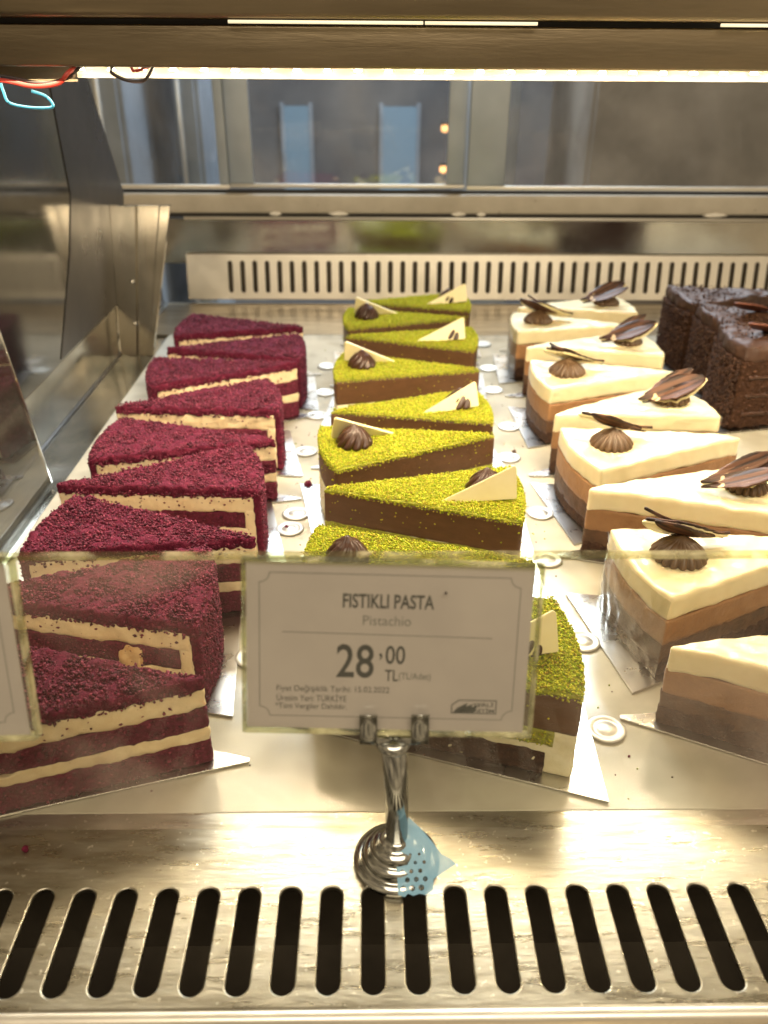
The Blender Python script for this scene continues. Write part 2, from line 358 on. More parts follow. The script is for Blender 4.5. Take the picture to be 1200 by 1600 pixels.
cab(42, 110, 175, 215, 70, 'kitchen_grey', 'wide grey brown cabinet seen behind the glass doors on the right')
cab(19, 31, 190, 210, 70, 'blurred_steel', 'tall steel cabinet behind the right door stile')
def lit_window(x0, x1, y, z0, z1, label):
    t = thing('window', label, 'window', ((x0+x1)/2, y, z0)); w = (x1-x0)/2
    link('pane', box(-w, w, 0, .5, 0, z1-z0), 'window_light', t, smooth=False)
    bm = box(-w-1.2, -w, -.5, 1, -1, z1-z0+1); box(w, w+1.2, -.5, 1, -1, z1-z0+1, bm=bm); box(-w, w, -.5, 1, -1, 0, bm=bm); link('frame', bm, 'blurred_steel', t, smooth=False)
lit_window(-28, -20, 298, -24, 14, 'narrow blue lit window seen through the middle glass door')
lit_window(4, 15, 298, -12, 14, 'wider blue lit window behind the door stile')
for i, (x, y, z) in enumerate(((19.5, 240, 2), (19.5, 240, 12))):
    bm = bmesh.new(); bmesh.ops.create_uvsphere(bm, u_segments=16, v_segments=10, radius=1.0)
    t = thing('pendant_lamp', ('lower', 'upper')[i]+' of the two small orange lamps behind the glass doors', 'lamp', (x, y, z)); link('bulb', bm, 'lamp_glow', t)
    link('cap', lathe([(1.2, .8), (.9, 1.6), (.3, 2.1)], 16), 'black', t)

# left side: skirt, dark glass, gasket, post, near divider
sk = thing('side_skirt', 'low steel skirt along the left side of the case', 'steel panel', (-28.1, 60, 0))
link('skirt_face', box(-.6, 0, -34, 53, -1, 4.7, .05), 'mirror_steel', sk, smooth=False)
link('seam', tube([(.06, -34, -.25), (.06, 53, -.25)], .12, 6), 'black', sk)
sg = thing('side_glass_wall', 'dark reflecting side glass with black gasket above the steel skirt', 'glass wall', (-28.1, 60, 4.7))
link('pane', prism([(-34, 0), (38, 0), (31, 25), (-34, 25)], -.3, 0), 'dark_mirror', sg, smooth=False)
sg.children[-1].rotation_euler = (R(90), 0, R(90))
g = link('gasket', prism([(21.9, 24.5), (22.2, 21.3), (22.8, 13), (20, 8.3), (13, .3), (34, .3), (38, 5), (40.5, 10.8), (33.6, 21.9), (32.4, 24.5)], .02, .08), 'void_flat', sg, smooth=False); g.rotation_euler = (R(90), 0, R(90))  # black gasket, widened downward to imitate the dark reflection in the glass
po = thing('corner_post', 'bright folded steel post in the back left corner', 'post', (-28.0, 90.4, 0))
bm = prism([(0, 0), (.9, 0), (1.0, -.4), (1.9, -.4), (2.0, 0), (3.1, 0), (3.2, -.3), (3.7, -.3), (3.7, .4), (0, .4)], -.3, 15.0, .03)
for v in bm.verts:
    v.co.y += v.co.z*.25; v.co.x += max(0, v.co.x-1)*.07*v.co.z
link('folded_sheet', bm, 'mirror_steel', po, smooth=False)
for z in (3.2, 7.5):
    bm = bmesh.new(); bmesh.ops.create_uvsphere(bm, u_segments=10, v_segments=6, radius=.22, matrix=Matrix.Translation((2.0, -.5+z*.25, z)))
    link('screw', bm, 'chrome', po)
dv = thing('side_divider', 'clear glass divider with a polished edge left of the dark red slices', 'glass divider', (-25.0, 28, 0))
link('pane', box(-.25, .1, -1, 30.2, .05, 16), 'side_glass', dv, smooth=False)
for v in dv.children[-1].data.vertices: v.co.x -= v.co.z*.12
link('edge_bead', tube([(-.05, 30.3, .0), (-1.95, 30.3, 16)], .16, 8), 'chrome', dv)

# overhead shelf and its LED strip
sh = thing('upper_shelf', 'brown tinted brushed steel shelf hood across the top of the case', 'shelf hood')
link('hood_face', box(-46, 62, 50, 57, 28.78, 30.75, .12), 'shelf_steel', sh)
link('upper_face', box(-46, 62, 49.4, 60, 31.0, 37, .3), 'shelf_steel', sh)
link('groove', box(-46, 62, 50.6, 56, 30.6, 31.2), 'black', sh, smooth=False)
for a, b in ((-7.3, 2.7), (2.8, 8.6), (18.1, 21.6), (21.8, 40)):
    t = link('trim_glow', tube([(a, 49.55, 30.88), (b, 49.55, 30.88)], .08, 8), 'trim_highlight', sh)  # glowing rods only where the reflected highlight falls
ls = thing('led_strip', 'glowing warm white LED strip under the shelf hood', 'light strip', (0, 52, 28.68))
link('diffuser', box(-16.6, 62, 1.4, 1.6, -.5, .05), 'diffuser', ls, smooth=False)
link('back_channel', box(-46, -16.7, 1.4, 1.7, -.7, .05), 'shelf_steel', ls, smooth=False)
for k in range(48):
    bm = box(-.17, .17, -.12, .12, -.1, 0, .04); dd = link('diode', bm, 'led', ls, loc=(-16+1.7*k, .2, .04)); link('lens', box(-.17, .17, -.12, .12, -.12, -.101), 'led_lens', dd)
def wire(pts, r, m, label):
    P = [Vector(p) for p in pts]; out = []
    for i in range(len(P)-1):
        a = P[max(i-1, 0)]; b = P[i]; c = P[i+1]; d = P[min(i+2, len(P)-1)]
        for k in range(8):
            t = k/8; out.append(.5*((2*b)+(c-a)*t+(2*a-5*b+4*c-d)*t*t+(3*b-a-3*c+d)*t**3))
    out.append(P[-1]); tag(link('wire', tube(out, r, 8), m), label, 'wire')
wire([(-24, 50, 28.5), (-19.66, 49.9, 28.14), (-17.9, 49.8, 27.85), (-16.6, 49.9, 28.0), (-16.0, 50, 28.5), (-15.6, 51, 28.9)], .12, 'red_wire', 'thick red wire hanging under the left end of the shelf hood')
wire([(-24, 50.3, 28.62), (-19.7, 50.2, 28.32), (-17.6, 50.1, 28.0), (-16.3, 50.2, 28.2), (-15.7, 50.4, 28.6), (-15.4, 51, 28.9)], .10, 'dark_wire', 'black wire beside the red wire under the hood')
wire([(-19.7, 50, 28.3), (-19.6, 50, 27.6), (-19.4, 50, 27.05), (-18.41, 50, 26.83), (-17.3, 50, 26.82), (-17.1, 50, 27.0), (-17.4, 50, 27.38), (-18.1, 50, 27.62)], .08, 'blue_wire', 'bright blue wire loop hanging lowest under the hood')
wire([(-13.9, 51, 28.8), (-13.7, 50, 28.5), (-12.9, 49.9, 28.16), (-12.1, 49.9, 28.14), (-11.7, 50, 28.5), (-11.7, 51, 28.8)], .09, 'dark_wire', 'short dark wire loop crossing the LED strip')
wire([(-12.9, 51, 28.8), (-12.5, 50, 28.6), (-11.9, 51, 28.8)], .08, 'red_wire', 'short red wire stub at the LED strip')

# ------------------------------------------------------------------ cake boards
def make_board():
    t = thing('cake_board', 'x', 'cake board')
    w = (LEN+1.1)*math.tan(HALF)+.55
    link('card', prism([(-1.7, -.12), (LEN+1.1, -w), (LEN+1.1, w), (-1.7, .12)], .02, .13, .02), 'silver_card', t, smooth=False)
    bm = lathe([(.98, .03), (1.0, .08), (.93, .14), (.72, .14), (.68, .10), (.5, .10), (.46, .14), (.01, .14)], 36)
    link('tab', bm, 'tab_metal', t, loc=(LEN+1.9, 0, 0)); return t
BOARD = make_board(); board_used = [False]
def place_board(x, y, a, label):
    b = BOARD if not board_used[0] else copy_tree(BOARD); board_used[0] = True
    b.location = (x*S, y*S, .0003); b.rotation_euler = (0, 0, R(a)); tag(b, label, 'cake board', 'silver boards under the cake slices')

# ------------------------------------------------------------------ garnishes
def rosette(r, h, lobes=9, twist=.5):
    bm = bmesh.new(); rings = []; n = lobes*8
    for i in range(22):
        t = i/21; z = h*t; rad = r*(1-t**1.7)**.8*(.86+.14*min(1, t*6)) if t < .8 else r*.30*(1-(t-.8)/.2)**.7+.02
        dep = .20*(1-t*.5)
        ring = []
        for k in range(n):
            a = 2*PI*k/n; g = 1-dep*abs(sin(lobes*a/2))**.6*0-dep*(1-abs(cos(lobes*a/2))**.7)
            aa = a+twist*t*2.0; ring.append(bm.verts.new((rad*g*cos(aa), rad*g*sin(aa), z)))
        rings.append(ring)
    for A, B in zip(rings, rings[1:]):
        for k in range(n): bm.faces.new((A[k], A[(k+1) % n], B[(k+1) % n], B[k]))
    bm.faces.new(rings[0][::-1]); bm.faces.new(rings[-1]); return bm
def triangle_plate():
    bm = prism([(0, -.4), (5.0, 0), (5.05, .08), (4.95, 1.9), (4.8, 2.0)], -.11, .11, .03); return bm
def shard():
    """curved pointed leaf of marbled chocolate, long axis X"""
    bm = bmesh.new(); top = []; nx, ny = 26, 8
    def P(i, j, o):
        u = i/nx; w = .95*sin(PI*min(1, (u**1.35)*.96+.02))**.95*(1+.30*noise.noise(Vector((u*9, 1 if j > ny/2 else 5, 0)))); v = -1+2*j/ny
        return Vector((5.6*u, w*v, .5*(u-.5)**2*2+.10*(w*v)**2+.05*sin(v*11+u*3)+o))
    A = {}; 
    for o, tag_ in ((0, 'a'), (.08, 'b')):
        for i in range(nx+1):
            for j in range(ny+1): A[(i, j, tag_)] = bm.verts.new(P(i, j, o))
    for i in range(nx):
        for j in range(ny):
            bm.faces.new([A[q] for q in ((i, j, 'a'), (i, j+1, 'a'), (i+1, j+1, 'a'), (i+1, j, 'a'))]); bm.faces.new([A[q] for q in ((i, j, 'b'), (i+1, j, 'b'), (i+1, j+1, 'b'), (i, j+1, 'b'))])
    for i in range(nx):
        for j in (0, ny): bm.faces.new([A[q] for q in ((i, j, 'a'), (i+1, j, 'a'), (i+1, j, 'b'), (i, j, 'b'))])
    for j in range(ny):
        for i in (0, nx): bm.faces.new([A[q] for q in ((i, j, 'a'), (i, j+1, 'a'), (i, j+1, 'b'), (i, j, 'b'))])
    bmesh.ops.recalc_face_normals(bm, faces=bm.faces[:]); return bm

# ------------------------------------------------------------------ slices
B0 = .2     # top of the board
def velvet_slice(seed):
    rg = random.Random(seed); t = thing('red_velvet_slice', 'x', 'cake slice')
    z = B0
    link('sponge_layer', wedge(z, z+1.45, s1=LEN-.95, side=.02, amp=.10, fr=2.6, seed=seed), 'velvet_cut', t)
    link('cream_layer', wedge(z+1.4, z+2.2, s1=LEN-.3, amp=.14, fr=1.6, seed=seed+1, edgeamp=.25, rnd=.14), 'cream', t)
    link('sponge_layer', wedge(z+2.15, z+3.35, s1=LEN-.95, side=.01, amp=.10, fr=2.6, seed=seed+2, edgeamp=.1), 'velvet_cut', t)
    cr = wedge(z+3.3, z+4.45, s1=LEN-.3, amp=.15, fr=1.6, seed=seed+3, edgeamp=.2, rnd=.14)
    o = link('frosting', cr, 'cream', t)
    bm = wedge(z+.1, z+3.5, s0=LEN-1.0, s1=LEN-.3, amp=.04, fr=2, seed=seed+4, side=-.02); link('frosting_band', bm, 'cream', t)
    link('crumb_top', wedge(z+4.34, z+5.0, side=.03, amp=.24, fr=2.2, seed=seed+5, rnd=.24, step=.12, edgeamp=.22), 'velvet', t)
    link('crumb_rim', wedge(z, z+4.9, s0=LEN-.36, s1=LEN+.12, side=.0, amp=.16, fr=2.6, seed=seed+6, rnd=.16, step=.12), 'velvet', t)
    cols = [(.145, .013, .038), (.105, .009, .027), (.065, .006, .017), (.20, .027, .055), (.12, .011, .032)]
    pts = top_points(3600, z+5.0, rg, jig=.13)+rim_points(1500, z+.1, z+4.9, rg, LEN+.12)+side_points(70, z+3.5, z+4.5, rg, LEN-.3, .3, -.01)+side_points(330, z+4.35, z+4.75, rg, LEN, .3, .06)+side_points(620, z, z+1.4, rg, LEN-1.1)+side_points(520, z+2.3, z+3.3, rg, LEN-1.1)
    pts += [(rg.uniform(0, LEN+1)*1., 0, 0) for _ in range(0)]
    granules('crumbs', pts, .10, cols, 'crumb', t, seed); return t
def pistachio_slice(seed):
    rg = random.Random(seed+50); t = thing('pistachio_slice', 'x', 'cake slice'); z = B0
    link('white_cream', wedge(z, z+2.75, s1=LEN, amp=.05, fr=1.2, seed=seed, rnd=.2), 'white_cream', t)
    link('sponge_layer', wedge(z-.02, z+1.35, s1=LEN-1.3, side=.05, amp=.12, fr=2.2, seed=seed+1, edgeamp=.12), 'choc_sponge', t)
    link('pistachio_layer', wedge(z+1.75, z+2.72, s1=LEN-1.0, side=.05, amp=.07, fr=2.5, seed=seed+2, edgeamp=.14), 'pistachio_cream', t)
    link('chocolate_mousse', wedge(z+2.68, z+4.85, side=.035, amp=.045, fr=.9, seed=seed+3, rnd=.12, sag=.12), 'choc_mousse', t)
    link('pistachio_top', wedge(z+4.8, z+4.98, side=.0, amp=.07, fr=2, seed=seed+4, rnd=.09, sag=.12), 'pistachio_base', t)
    cols = [(.42, .43, .028), (.33, .39, .02), (.50, .45, .035), (.22, .29, .012), (.48, .50, .05), (.36, .27, .04)]
    pts = top_points(10500, z+5.03, rg, jig=.08)
    pts += side_points(500, z+4.72, z+5.0, rg, LEN, .3, .05)+side_points(60, z+2.8, z+4.7, rg, LEN, .3, .04)+side_points(900, z+1.8, z+2.65, rg, LEN-1.1, .5, .07)+rim_points(160, z+4.6, z+5.0, rg)+rim_points(60, z+.2, z+4.6, rg)
    granules('pistachio_crumbs', pts, .068, cols, 'pistachio_crumb', t, seed)
    rx, ry = LEN*.81, .0
    link('rosette', rosette(1.35, 1.6, 10, .45), 'rosette', t, loc=(rx, ry, z+4.95), rot=(0, 0, seed))
    o = link('chocolate_triangle', triangle_plate(), 'white_choc', t, smooth=False, loc=(rx-3.5, -1.3, z+5.2))
    o.rotation_euler = (R(71), 0, R(4+4*rg.uniform(-1, 1)))
    return t
def mousse_slice(seed, film=False):
    rg = random.Random(seed+90); t = thing('triple_mousse_slice', 'x', 'cake slice'); z = B0
    link('sponge_layer', wedge(z, z+1.15, s1=LEN-.05, side=.03, amp=.12, fr=2.2, seed=seed, rnd=.1), 'choc_sponge', t)
    link('dark_mousse', wedge(z+.8, z+2.05, side=.01, amp=.09, fr=1.5, seed=seed+1, edgeamp=.12), 'dark_mousse', t)
    link('milk_mousse', wedge(z+2.0, z+3.55, side=.02, amp=.08, fr=1.3, seed=seed+2, edgeamp=.10), 'milk_mousse', t)
    link('white_glaze', wedge(z+3.52, z+5.0, side=.035, amp=.10, fr=.9, seed=seed+3, rnd=.24, sag=.25, edgeamp=.10), 'white_glaze', t)
    rx = LEN*.78
    link('rosette', rosette(1.6, 1.35, 18, .04), 'milk_rosette', t, loc=(rx, .1, z+4.95), rot=(0, 0, seed))
    o = link('chocolate_shard', shard(), 'marbled_choc', t, loc=(rx-3.2, -.55, z+5.5))
    o.rotation_euler = (R(34), R(-15), R(3+5*rg.uniform(-1, 1)))
    u = link('pale_underside', shard(), 'white_choc', o, loc=(.1, -.06, -.13), rot=(R(3), 0, R(-1)))
    q = link('chocolate_shard', shard(), 'marbled_choc', t, loc=(rx-2.9, -.75, z+5.2)); q.scale = (.9, .7, 1)
    q.rotation_euler = (R(20), R(-20), R(-9))
    q = link('chocolate_shard', shard(), 'marbled_choc', t, loc=(rx-2.4, -.1, z+5.7)); q.scale = (.8, .6, 1)
    q.rotation_euler = (R(44), R(-21), R(9))
    return t
VAR = {'R': [velvet_slice(s) for s in (1, 2, 3)], 'P': [pistachio_slice(s) for s in (1, 2, 3)], 'W': [mousse_slice(s) for s in (1, 2, 3)]}
used = {}
ORD = ['nearest', 'second nearest', 'third nearest', 'fourth nearest', 'fifth nearest', 'sixth nearest', 'seventh nearest', 'eighth nearest', 'farthest']
KIND = {'R': ('dark red crumbed cake slice', 'red velvet cake slices in the left row'), 'P': ('green pistachio topped cake slice', 'pistachio cake slices in the middle row'), 'W': ('white glazed triple mousse slice', 'white mousse cake slices in the right row')}
# kind, centre x, centre y, heading from tip to wide end in degrees; nearest first
ROW = [('R', -13.9, 28.7, 182, 'in front of the row, its tip pointing right to the price tag'),
       ('R', -14.9, 35.9, 5, 'behind the glass guard with orange smeared cream on its cut face'),
       ('R', -13.0, 42.0, 172, 'with crumb speckled cream just above the top edge of the glass guard'),
       ('R', -13.9, 49.2, 13, 'with a cream band turning down its right end'),
       ('R', -13.4, 55.6, 178, 'tip right, with a long clean cream stripe'),
       ('R', -13.7, 62.4, 13, 'with a pale smear halfway along its cream'),
       ('R', -12.9, 70.3, 191, 'tip right, with torn pinkish cream'),
       ('R', -12.8, 76.6, 4, 'wide end right, behind the slice with torn cream'),
       ('R', -13.3, 83.3, 177, 'at the back beside the steel corner post'),
       ('P', 3.4, 31.5, -1, 'mostly hidden behind the printed price tag'),
       ('P', 2.6, 38.5, 179, 'with its dark rosette just above the price tag'),
       ('P', 3.4, 46.7, -3, 'with a large ivory triangle at its right end'),
       ('P', 2.7, 54.4, 191, 'with a clear chocolate rosette at its left end'),
       ('P', 3.2, 61.5, 6, 'with ivory triangle right, third triangle from the front'),
       ('P', 3.2, 70.7, 176, 'rosette left, in the middle of its row'),
       ('P', 3.9, 78.9, -4, 'triangle right, behind the middle of its row'),
       ('P', 3.6, 86.1, 181, 'with a flat standing triangle at its left end near the back vent'),
       ('P', 4.6, 93.2, 2, 'last in its row directly before the back vent'),
       ('W', 20.6, 30.4, -9, 'broken tipped and cut off by the right picture edge, without garnish in view'),
       ('W', 20.3, 39.4, 190, 'wrapped in crinkled film on its left end'),
       ('W', 20.4, 47.0, -2, 'with a thick white glaze reaching out to the right picture edge'),
       ('W', 20.6, 54.3, 190, 'with a ribbed rosette under a lifted chocolate shard'),
       ('W', 20.4, 61.2, 14, 'its chipped tip left and reddish shards at the right end'),
       ('W', 20.7, 69.2, 184, 'with a long thin shard rising to the left'),
       ('W', 21.2, 77.3, 4, 'its shards at the right end before the dark chocolate cake'),
       ('W', 20.8, 84.6, 175, 'with a double shard at its left end near the back vent'),
       ('W', 22.6, 91.6, 5, 'last in its row under a bluish glint')]
cnt = {'R': 0, 'P': 0, 'W': 0}
for i, (k, cx, cy, a, lab) in enumerate(ROW):
    n = cnt[k]; cnt[k] += 1; v = n % 3
    root = VAR[k][v]
    o = root if (k, v) not in used else copy_tree(root)
    used[(k, v)] = 1
    x, y = cx-cos(R(a))*LEN/2, cy-sin(R(a))*LEN/2
    o.location = (x*S, y*S, 0); o.rotation_euler = (0, 0, R(a))
    vr = random.Random(i*17+3)
    o.scale = (vr.uniform(.985, 1.015), vr.uniform(.97, 1.03), vr.uniform(.955, 1.03))
    for c in list(o.children):
        if c.name.startswith('rosette'): c.rotation_euler.z = vr.uniform(0, 6); c.scale = [vr.uniform(.9, 1.08)]*3
        elif c.name.startswith('chocolate_'):
            if not c.name.startswith('chocolate_mousse'):
                c.rotation_euler.z += R(vr.uniform(-7, 7)); c.rotation_euler.x += R(vr.uniform(-6, 6)); c.location.x += vr.uniform(-.3, .3)*S
    nm, grp = KIND[k]
    tag(o, ORD[n]+' '+nm+', '+lab if len((ORD[n]+nm+lab).split()) < 15 else ORD[n]+' '+nm+' '+' '.join(lab.split()[:9]), 'cake slice', grp)
    place_board(x, y, a+(n*37 % 5-2)*.9, 'silver card board under the '+ORD[n]+' '+{'R': 'dark red', 'P': 'green pistachio', 'W': 'white mousse'}[k]+' slice')
    if k == 'W' and n == 0:
        for c in list(o.children):
            if c.name.startswith(('rosette', 'chocolate_shard')): c.location.x += .0
    if k == 'W' and n == 1:
        bm = bmesh.new(); P = []
        for q in range(41):
            th = -HALF*1.04+2.08*HALF*q/40; col = []
            for zz in range(14):
                rr = LEN+.1+.10*noise.noise(Vector((th*18, zz*.35, 3)))+.06*noise.noise(Vector((th*60, zz*.9, 8))); col.append(bm.verts.new((rr*cos(th), rr*sin(th), .2+zz*.37)))
            P.append(col)
        for A, B in zip(P, P[1:]):
            for q in range(13): bm.faces.new((A[q], B[q], B[q+1], A[q+1]))
        link('acetate_film', bm, 'film', o)
    if k == 'R' and n == 1:
        bm = bmesh.new(); bmesh.ops.create_icosphere(bm, subdivisions=4, radius=1)
        for w in bm.verts:
            q = w.co.copy(); w.co = Vector((q.x*.60*(1+.45*q.z), q.y*.10, q.z*1.25)); w.co += Vector((q.x, q.y*.3, q.z))*.35*noise.noise(q*1.7)
        c = link('cream_smear', bm, 'orange_cream', o, loc=(8.9, -8.9*math.tan(HALF)-.14, 2.2), rot=(0, 0, -HALF)); c['label'] = 'orange tinted smear of cream'
for o in [q for q in COL.objects if q.get('label', '').startswith('second nearest green')]:
    for c in list(o.children):
        if c.name.startswith('chocolate_triangle'): bpy.data.objects.remove(c)
# ------------------------------------------------------------------ chocolate cakes far right
def choc_cake(seed, x, y, a, L, label, curl):
    t = thing('chocolate_cake_slice', label, 'cake slice', (x, y, 0), R(a), 'dark chocolate cake slices at the far right')
    k = L/LEN
    link('coated_side', wedge(B0, 6.6, amp=.3, fr=1.6, seed=seed, rnd=.3), 'ganache_side', t)
    for i in range(3): link('cream_layer', wedge(1.4+i*1.7, 1.75+i*1.7, side=.10, s1=LEN-.9, amp=.12, seed=seed+i+5), 'rosette', t)
    link('ganache_top', wedge(6.4, 7.7, side=.08, amp=.5, fr=.5, seed=seed+9, rnd=.35), 'ganache', t)
    rg = random.Random(seed); granules('cake_crumbs', rim_points(1500, .3, 6.5, rg, LEN+.2)+side_points(500, .4, 6.6, rg, LEN, .3, .1)+top_points(250, 7.7, rg, jig=.2), .13, [(.055, .023, .010), (.035, .014, .007), (.085, .036, .016)], 'crumb', t, seed)
    if curl:
        for dx, dy, rz in curl:
            o = link('chocolate_curl', shard(), 'copper_choc', t, loc=(dx, dy, 7.7)); o.rotation_euler = (R(25), R(-12), rz)
    place_board(x, y, a, 'silver card board under the '+label.split(',')[0])
choc_cake(11, 44.6, 87.2, 182, LEN, 'farther dark chocolate cake slice, behind the white mousse row', [])
choc_cake(12, 45.2, 79.6, 184, LEN, 'middle dark chocolate cake slice with a rough ganache top', [(6, 0, .3)])
choc_cake(13, 44.4, 71.0, 176, LEN, 'nearer dark chocolate cake slice with copper chocolate curls', [(6.5, -.8, .4), (8.5, .6, 2.6)])

# ------------------------------------------------------------------ price tag and stand
def text(s, x0, x1, y0, y1, m, parent, name='lettering', bold=0., z=.012, fit=True):
    cu = bpy.data.curves.new('t', 'FONT'); cu.body = s; cu.size = 1; cu.offset = bold; cu.resolution_u = 4
    o = bpy.data.objects.new('t', cu); COL.objects.link(o)
    me = bpy.data.meshes.new_from_object(o.evaluated_get(bpy.context.evaluated_depsgraph_get()))
    bpy.data.objects.remove(o)
    xs_ = [v.co.x for v in me.vertices]; ys_ = [v.co.y for v in me.vertices]
    ax, bx = min(xs_), max(xs_); ay, by = min(ys_), max(ys_)
    for v in me.vertices: v.co = Vector(((x0+(v.co.x-ax)/(bx-ax)*(x1-x0))*S, (y0+(v.co.y-ay)/(by-ay)*(y1-y0))*S, z*S))
    me.materials.append(MATS[m]); q = bpy.data.objects.new(name, me); COL.objects.link(q); q.parent = parent; return q
def strokes(segs, w, z, m, parent, name):
    bm = bmesh.new()
    for pts in segs:
        for a, b in zip(pts, pts[1:]):
            a = Vector((*a, z)); b = Vector((*b, z)); d = (b-a).normalized()*w*.5; n = Vector((-d.y, d.x, 0))
            bm.faces.new([bm.verts.new(p) for p in (a-d-n, b+d-n, b+d+n, a-d+n)]); z += .0003
    return link(name, bm, m, parent, smooth=False)
def price_card(root, w, h):
    """root plane: x right, y up, z towards the customer. origin at lower left corner"""
    sl = link('acrylic_sleeve', box(0, w, 0, h, .06, .22, .04), 'acrylic', root)
    link('acrylic_back', box(0, w, 0, h, -.22, -.06, .04), 'acrylic', root)
    bm = box(-.02, .07, 0, h, -.2, .2); box(w-.07, w+.02, 0, h, -.2, .2, bm=bm); box(.07, w-.07, -.02, .07, -.2, .2, bm=bm); box(.07, w-.07, h-.09, h+.02, -.2, .2, bm=bm)
    link('sleeve_edge', bm, 'guard_edge', sl, smooth=False)
    pc = link('paper_card', box(.12, w-.28, .12, h-.12, -.02, .03), 'paper', root, smooth=False); return pc
def frame(pc, x0, x1, y0, y1):
    c = .34; z = .034
    def arc(cx, cy, a0, a1): return [(cx+c*cos(R(a0+(a1-a0)*k/6)), cy+c*sin(R(a0+(a1-a0)*k/6))) for k in range(7)]
    pts = [(x0+c, y0)]+[(x1-c, y0)]+arc(x1, y0, 180, 90)+arc(x1, y1, 270, 180)+arc(x0, y1, 360, 270)+arc(x0, y0, 90, 0)
    strokes([pts], .028, z, 'ink_soft', pc, 'border_line')
tg = thing('price_tag', 'clear acrylic price tag with printed card for pistachio cake priced 28,00', 'price tag', (-4.4, 21.5, 9.15))
tg.rotation_euler = (R(90-15), R(0), R(0)); tg.rotation_euler = (Matrix.Rotation(R(75), 3, 'X') @ Matrix.Rotation(R(-1.7), 3, 'Z')).to_euler()
pc = price_card(tg, 9.9, 6.2)
k = 9.9/463
def px(x): return (x-376)*k
def py(y): return (1142-y)*6.2/269
frame(pc, px(402), px(806), py(1117), py(894))
text('FISTIKLI PASTA', px(531), px(673), py(945), py(923), 'ink', pc, bold=.02, z=.036)
text('Pistachio', px(563), px(638), py(971), py(956), 'ink_soft', pc, z=.036)
strokes([[(px(438), py(984)), (px(766), py(987))]], .028, .036, 'ink_soft', pc, 'divider_line')
text('28', px(523), px(582), py(1054), py(1001), 'ink', pc, bold=.012, z=.036)
text(',', px(590), px(595), py(1025), py(1014), 'ink', pc, z=.036)
text('00', px(600), px(631), py(1031), py(1002), 'ink', pc, bold=.01, z=.036)
text('TL', px(600), px(621), py(1058), py(1040), 'ink', pc, bold=.012, z=.036)
text('(TL/Adet)', px(622), px(673), py(1058), py(1044), 'ink_soft', pc, bold=.01, z=.036)
text('Fiyat Değişiklik Tarihi: 15.02.2022', px(429), px(608), py(1080), py(1067), 'ink', pc, z=.036)
text('Üretim Yeri: TÜRKİYE', px(429), px(540), py(1093), py(1080), 'ink', pc, z=.036)
text('*Tüm Vergiler Dahildir.', px(427), px(541), py(1108), py(1096), 'ink', pc, z=.036)
lg = strokes([[(px(716), py(1107)), (px(780), py(1107)), (px(780), py(1086)), (px(720), py(1086)), (px(709), py(1094)), (px(709), py(1107)), (px(716), py(1107))]], .035, .036, 'ink', pc, 'logo_frame')
text('YERLİ', px(742), px(776), py(1096), py(1088.5), 'ink', lg, bold=.02, z=.04)
text('ÜRETİM', px(736), px(777), py(1105.5), py(1098), 'ink', lg, bold=.02, z=.04)
bm = bmesh.new()
for q in range(3):
    x0 = px(711)+q*.18; bm.faces.new([bm.verts.new((*p, .038)) for p in ((x0, py(1106)), (x0+.36, py(1106)), (x0+.5, py(1090+q*2)), (x0+.16, py(1098)))])
    for v in bm.verts[-4:] if False else []: pass
link('logo_emblem', bm, 'ink', lg, smooth=False)
bm = bmesh.new(); bmesh.ops.create_icosphere(bm, subdivisions=2, radius=.05, matrix=Matrix.Translation((px(689), py(916), .23))); tag(link('dirt_speck', bm, 'dark_wire', tg), None)

st = thing('tag_stand', 'polished chrome price tag stand with stepped round foot on the vent', 'tag stand', (1.02, 23.35, .02))
prof = [(1.72, 0), (1.80, .08), (1.76, .26), (1.48, .36), (1.36, .40), (1.40, .52), (1.30, .74), (1.12, .82), (1.02, .86), (1.04, .98), (.94, 1.16), (.74, 1.24), (.62, 1.30), (.58, 1.44), (.48, 1.54), (.01, 1.56)]
link('foot', lathe(prof, 64), 'stand_steel', st)
link('stem', tube([(0, 0, 1.5), (-.05, -.7, 4.5), (-.25, -1.6, 8.35)], .45, 28), 'stand_steel', st)
link('collar', tube([(-.25, -1.55, 8.0), (-.25, -1.62, 8.25), (-.25, -1.66, 8.45), (-.25, -1.7, 8.6)], [.46, .60, .66, .45], 28), 'stand_steel', st)
bm = bmesh.new()
for sx in (-1, 1):
    tube([(-.25, -1.7, 8.5), (sx*.45-.25, -1.8, 8.6), (sx*.8-.25, -1.95, 8.75), (sx*.95-.25, -2.0, 8.95)], [.2, .22, .2, .14], 8, bm)
link('yoke', bm, 'stand_steel', st)
for sx in (-1, 1):
    b = bmesh.new(); pts = [(-1.95, 8.7), (-2.22, 8.8), (-2.24, 9.1), (-2.10, 9.45), (-1.99, 9.8), (-2.16, 10.0)]; V = []
    for (yy, zz) in pts: V.append([b.verts.new((sx*.88-.55, yy, zz)), b.verts.new((sx*.88+.05, yy, zz))])
    for A, B in zip(V, V[1:]): b.faces.new((A[0], A[1], B[1], B[0]))
    V2 = [(-1.95, 8.7), (-1.5, 8.68), (-1.38, 8.9), (-1.2, 9.7)]; W_ = [[b.verts.new((sx*.88-.55, yy, zz)), b.verts.new((sx*.88+.05, yy, zz))] for yy, zz in V2]
    for A, B in zip(W_, W_[1:]): b.faces.new((A[0], A[1], B[1], B[0]))
    o = link('clip', b, 'stand_steel', st); md = o.modifiers.new('s', 'SOLIDIFY'); md.thickness = .0006; md.offset = 0
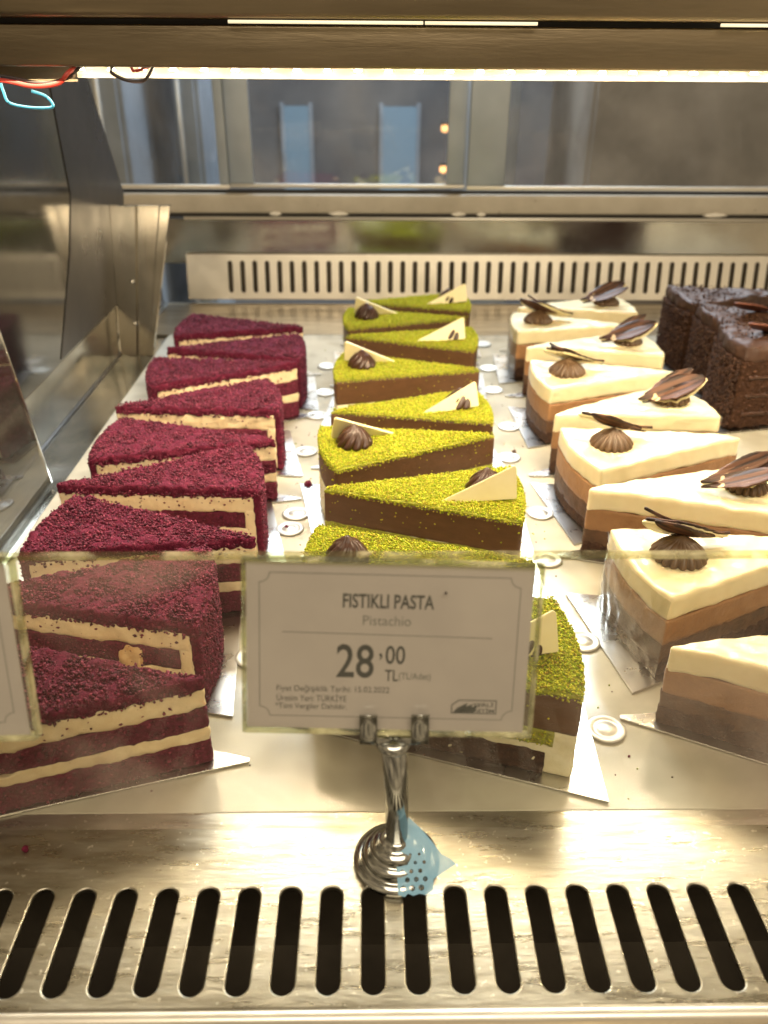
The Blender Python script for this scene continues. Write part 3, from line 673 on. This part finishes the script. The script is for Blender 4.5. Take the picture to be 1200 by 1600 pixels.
# second tag, cut by the left picture edge
t2 = thing('price_tag', 'acrylic price tag cut off by the left picture edge', 'price tag', (-20.9, 20.6, 9.3))
t2.rotation_euler = (Matrix.Rotation(R(0), 3, 'Z') @ Matrix.Rotation(R(76), 3, 'X') @ Matrix.Rotation(R(2), 3, 'Z')).to_euler()
pc2 = price_card(t2, 9.9, 6.2); frame(pc2, .56, 9.2, .6, 5.8)
st2 = copy_tree(st); st2.location = (-20.4*S, 22.4*S, .02*S); tag(st2, 'chrome stand of the tag at the left edge', 'tag stand')

# glass guard
gg = thing('glass_guard', 'low clear glass guard with smudges standing along the front of the cakes', 'glass guard', (0, 25.15, 0))
link('pane', box(-30, 44, -.15, .15, .05, 13.8), 'guard_glass', gg, smooth=False)
link('top_edge', box(-30, 44, -.16, .16, 13.81, 14.0, .03), 'guard_edge', gg, smooth=False)

# added perforated blue piece imitating a glare reflection on the stand's foot
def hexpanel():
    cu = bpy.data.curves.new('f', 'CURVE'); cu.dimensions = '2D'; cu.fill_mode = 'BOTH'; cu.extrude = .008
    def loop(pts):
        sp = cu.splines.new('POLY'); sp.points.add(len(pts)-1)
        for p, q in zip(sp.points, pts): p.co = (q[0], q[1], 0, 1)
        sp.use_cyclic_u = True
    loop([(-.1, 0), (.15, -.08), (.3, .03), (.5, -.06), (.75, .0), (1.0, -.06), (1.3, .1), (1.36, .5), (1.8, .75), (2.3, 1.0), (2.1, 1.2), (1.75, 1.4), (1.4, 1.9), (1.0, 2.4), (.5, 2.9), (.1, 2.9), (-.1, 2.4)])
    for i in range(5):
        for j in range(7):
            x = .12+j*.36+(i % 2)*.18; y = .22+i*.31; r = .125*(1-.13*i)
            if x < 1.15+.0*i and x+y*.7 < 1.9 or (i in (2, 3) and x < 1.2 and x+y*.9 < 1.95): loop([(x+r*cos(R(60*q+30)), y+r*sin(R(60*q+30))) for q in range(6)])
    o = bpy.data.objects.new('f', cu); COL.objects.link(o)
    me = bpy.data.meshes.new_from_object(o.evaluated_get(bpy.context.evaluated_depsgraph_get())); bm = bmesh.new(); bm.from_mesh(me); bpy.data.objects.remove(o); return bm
o = link('glare_patch', hexpanel(), 'blue_glare', smooth=False, loc=(1.15, 21.55, .25)); o.rotation_euler = (R(42), 0, R(4))
tag(o, 'pale blue perforated patch imitating glare on the foot of the middle tag stand', 'glare patch')
# loose crumbs
rg = random.Random(5)
for i, (x, y, s, lab) in enumerate(((-14.6, 24.0, .13, 'small dark red crumb on the front steel panel at the left'), (-4.9, 57.5, .28, 'dark red crumb on the marble between the red and green rows'), (-6.0, 51.0, .16, 'tiny red crumb on the marble near a silver tab'), (12.0, 63.5, .2, 'brown crumb on the marble between the green and white rows'))):
    bm = bmesh.new(); bmesh.ops.create_icosphere(bm, subdivisions=3, radius=s)
    for v in bm.verts: v.co *= 1+.5*noise.noise(v.co*9+Vector((i, 0, 0)))
    tag(link('cake_crumb', bm, 'velvet' if i < 3 else 'dark_mousse', loc=(x, y, s*.8)), lab, 'crumb')

pts = []; cc = []
for q in range(150):
    x = rg.choice((rg.gauss(-5.4, .7), rg.gauss(11.5, .9), rg.uniform(-18, 22))); y = rg.uniform(26.5, 92)
    pts.append((x, y, .04))
granules('loose_crumbs', pts, .07, [(.10, .01, .03), (.30, .32, .03), (.05, .02, .01), (.12, .012, .035)], 'crumb', None, 77)
bpy.data.objects['loose_crumbs']['kind'] = 'stuff'
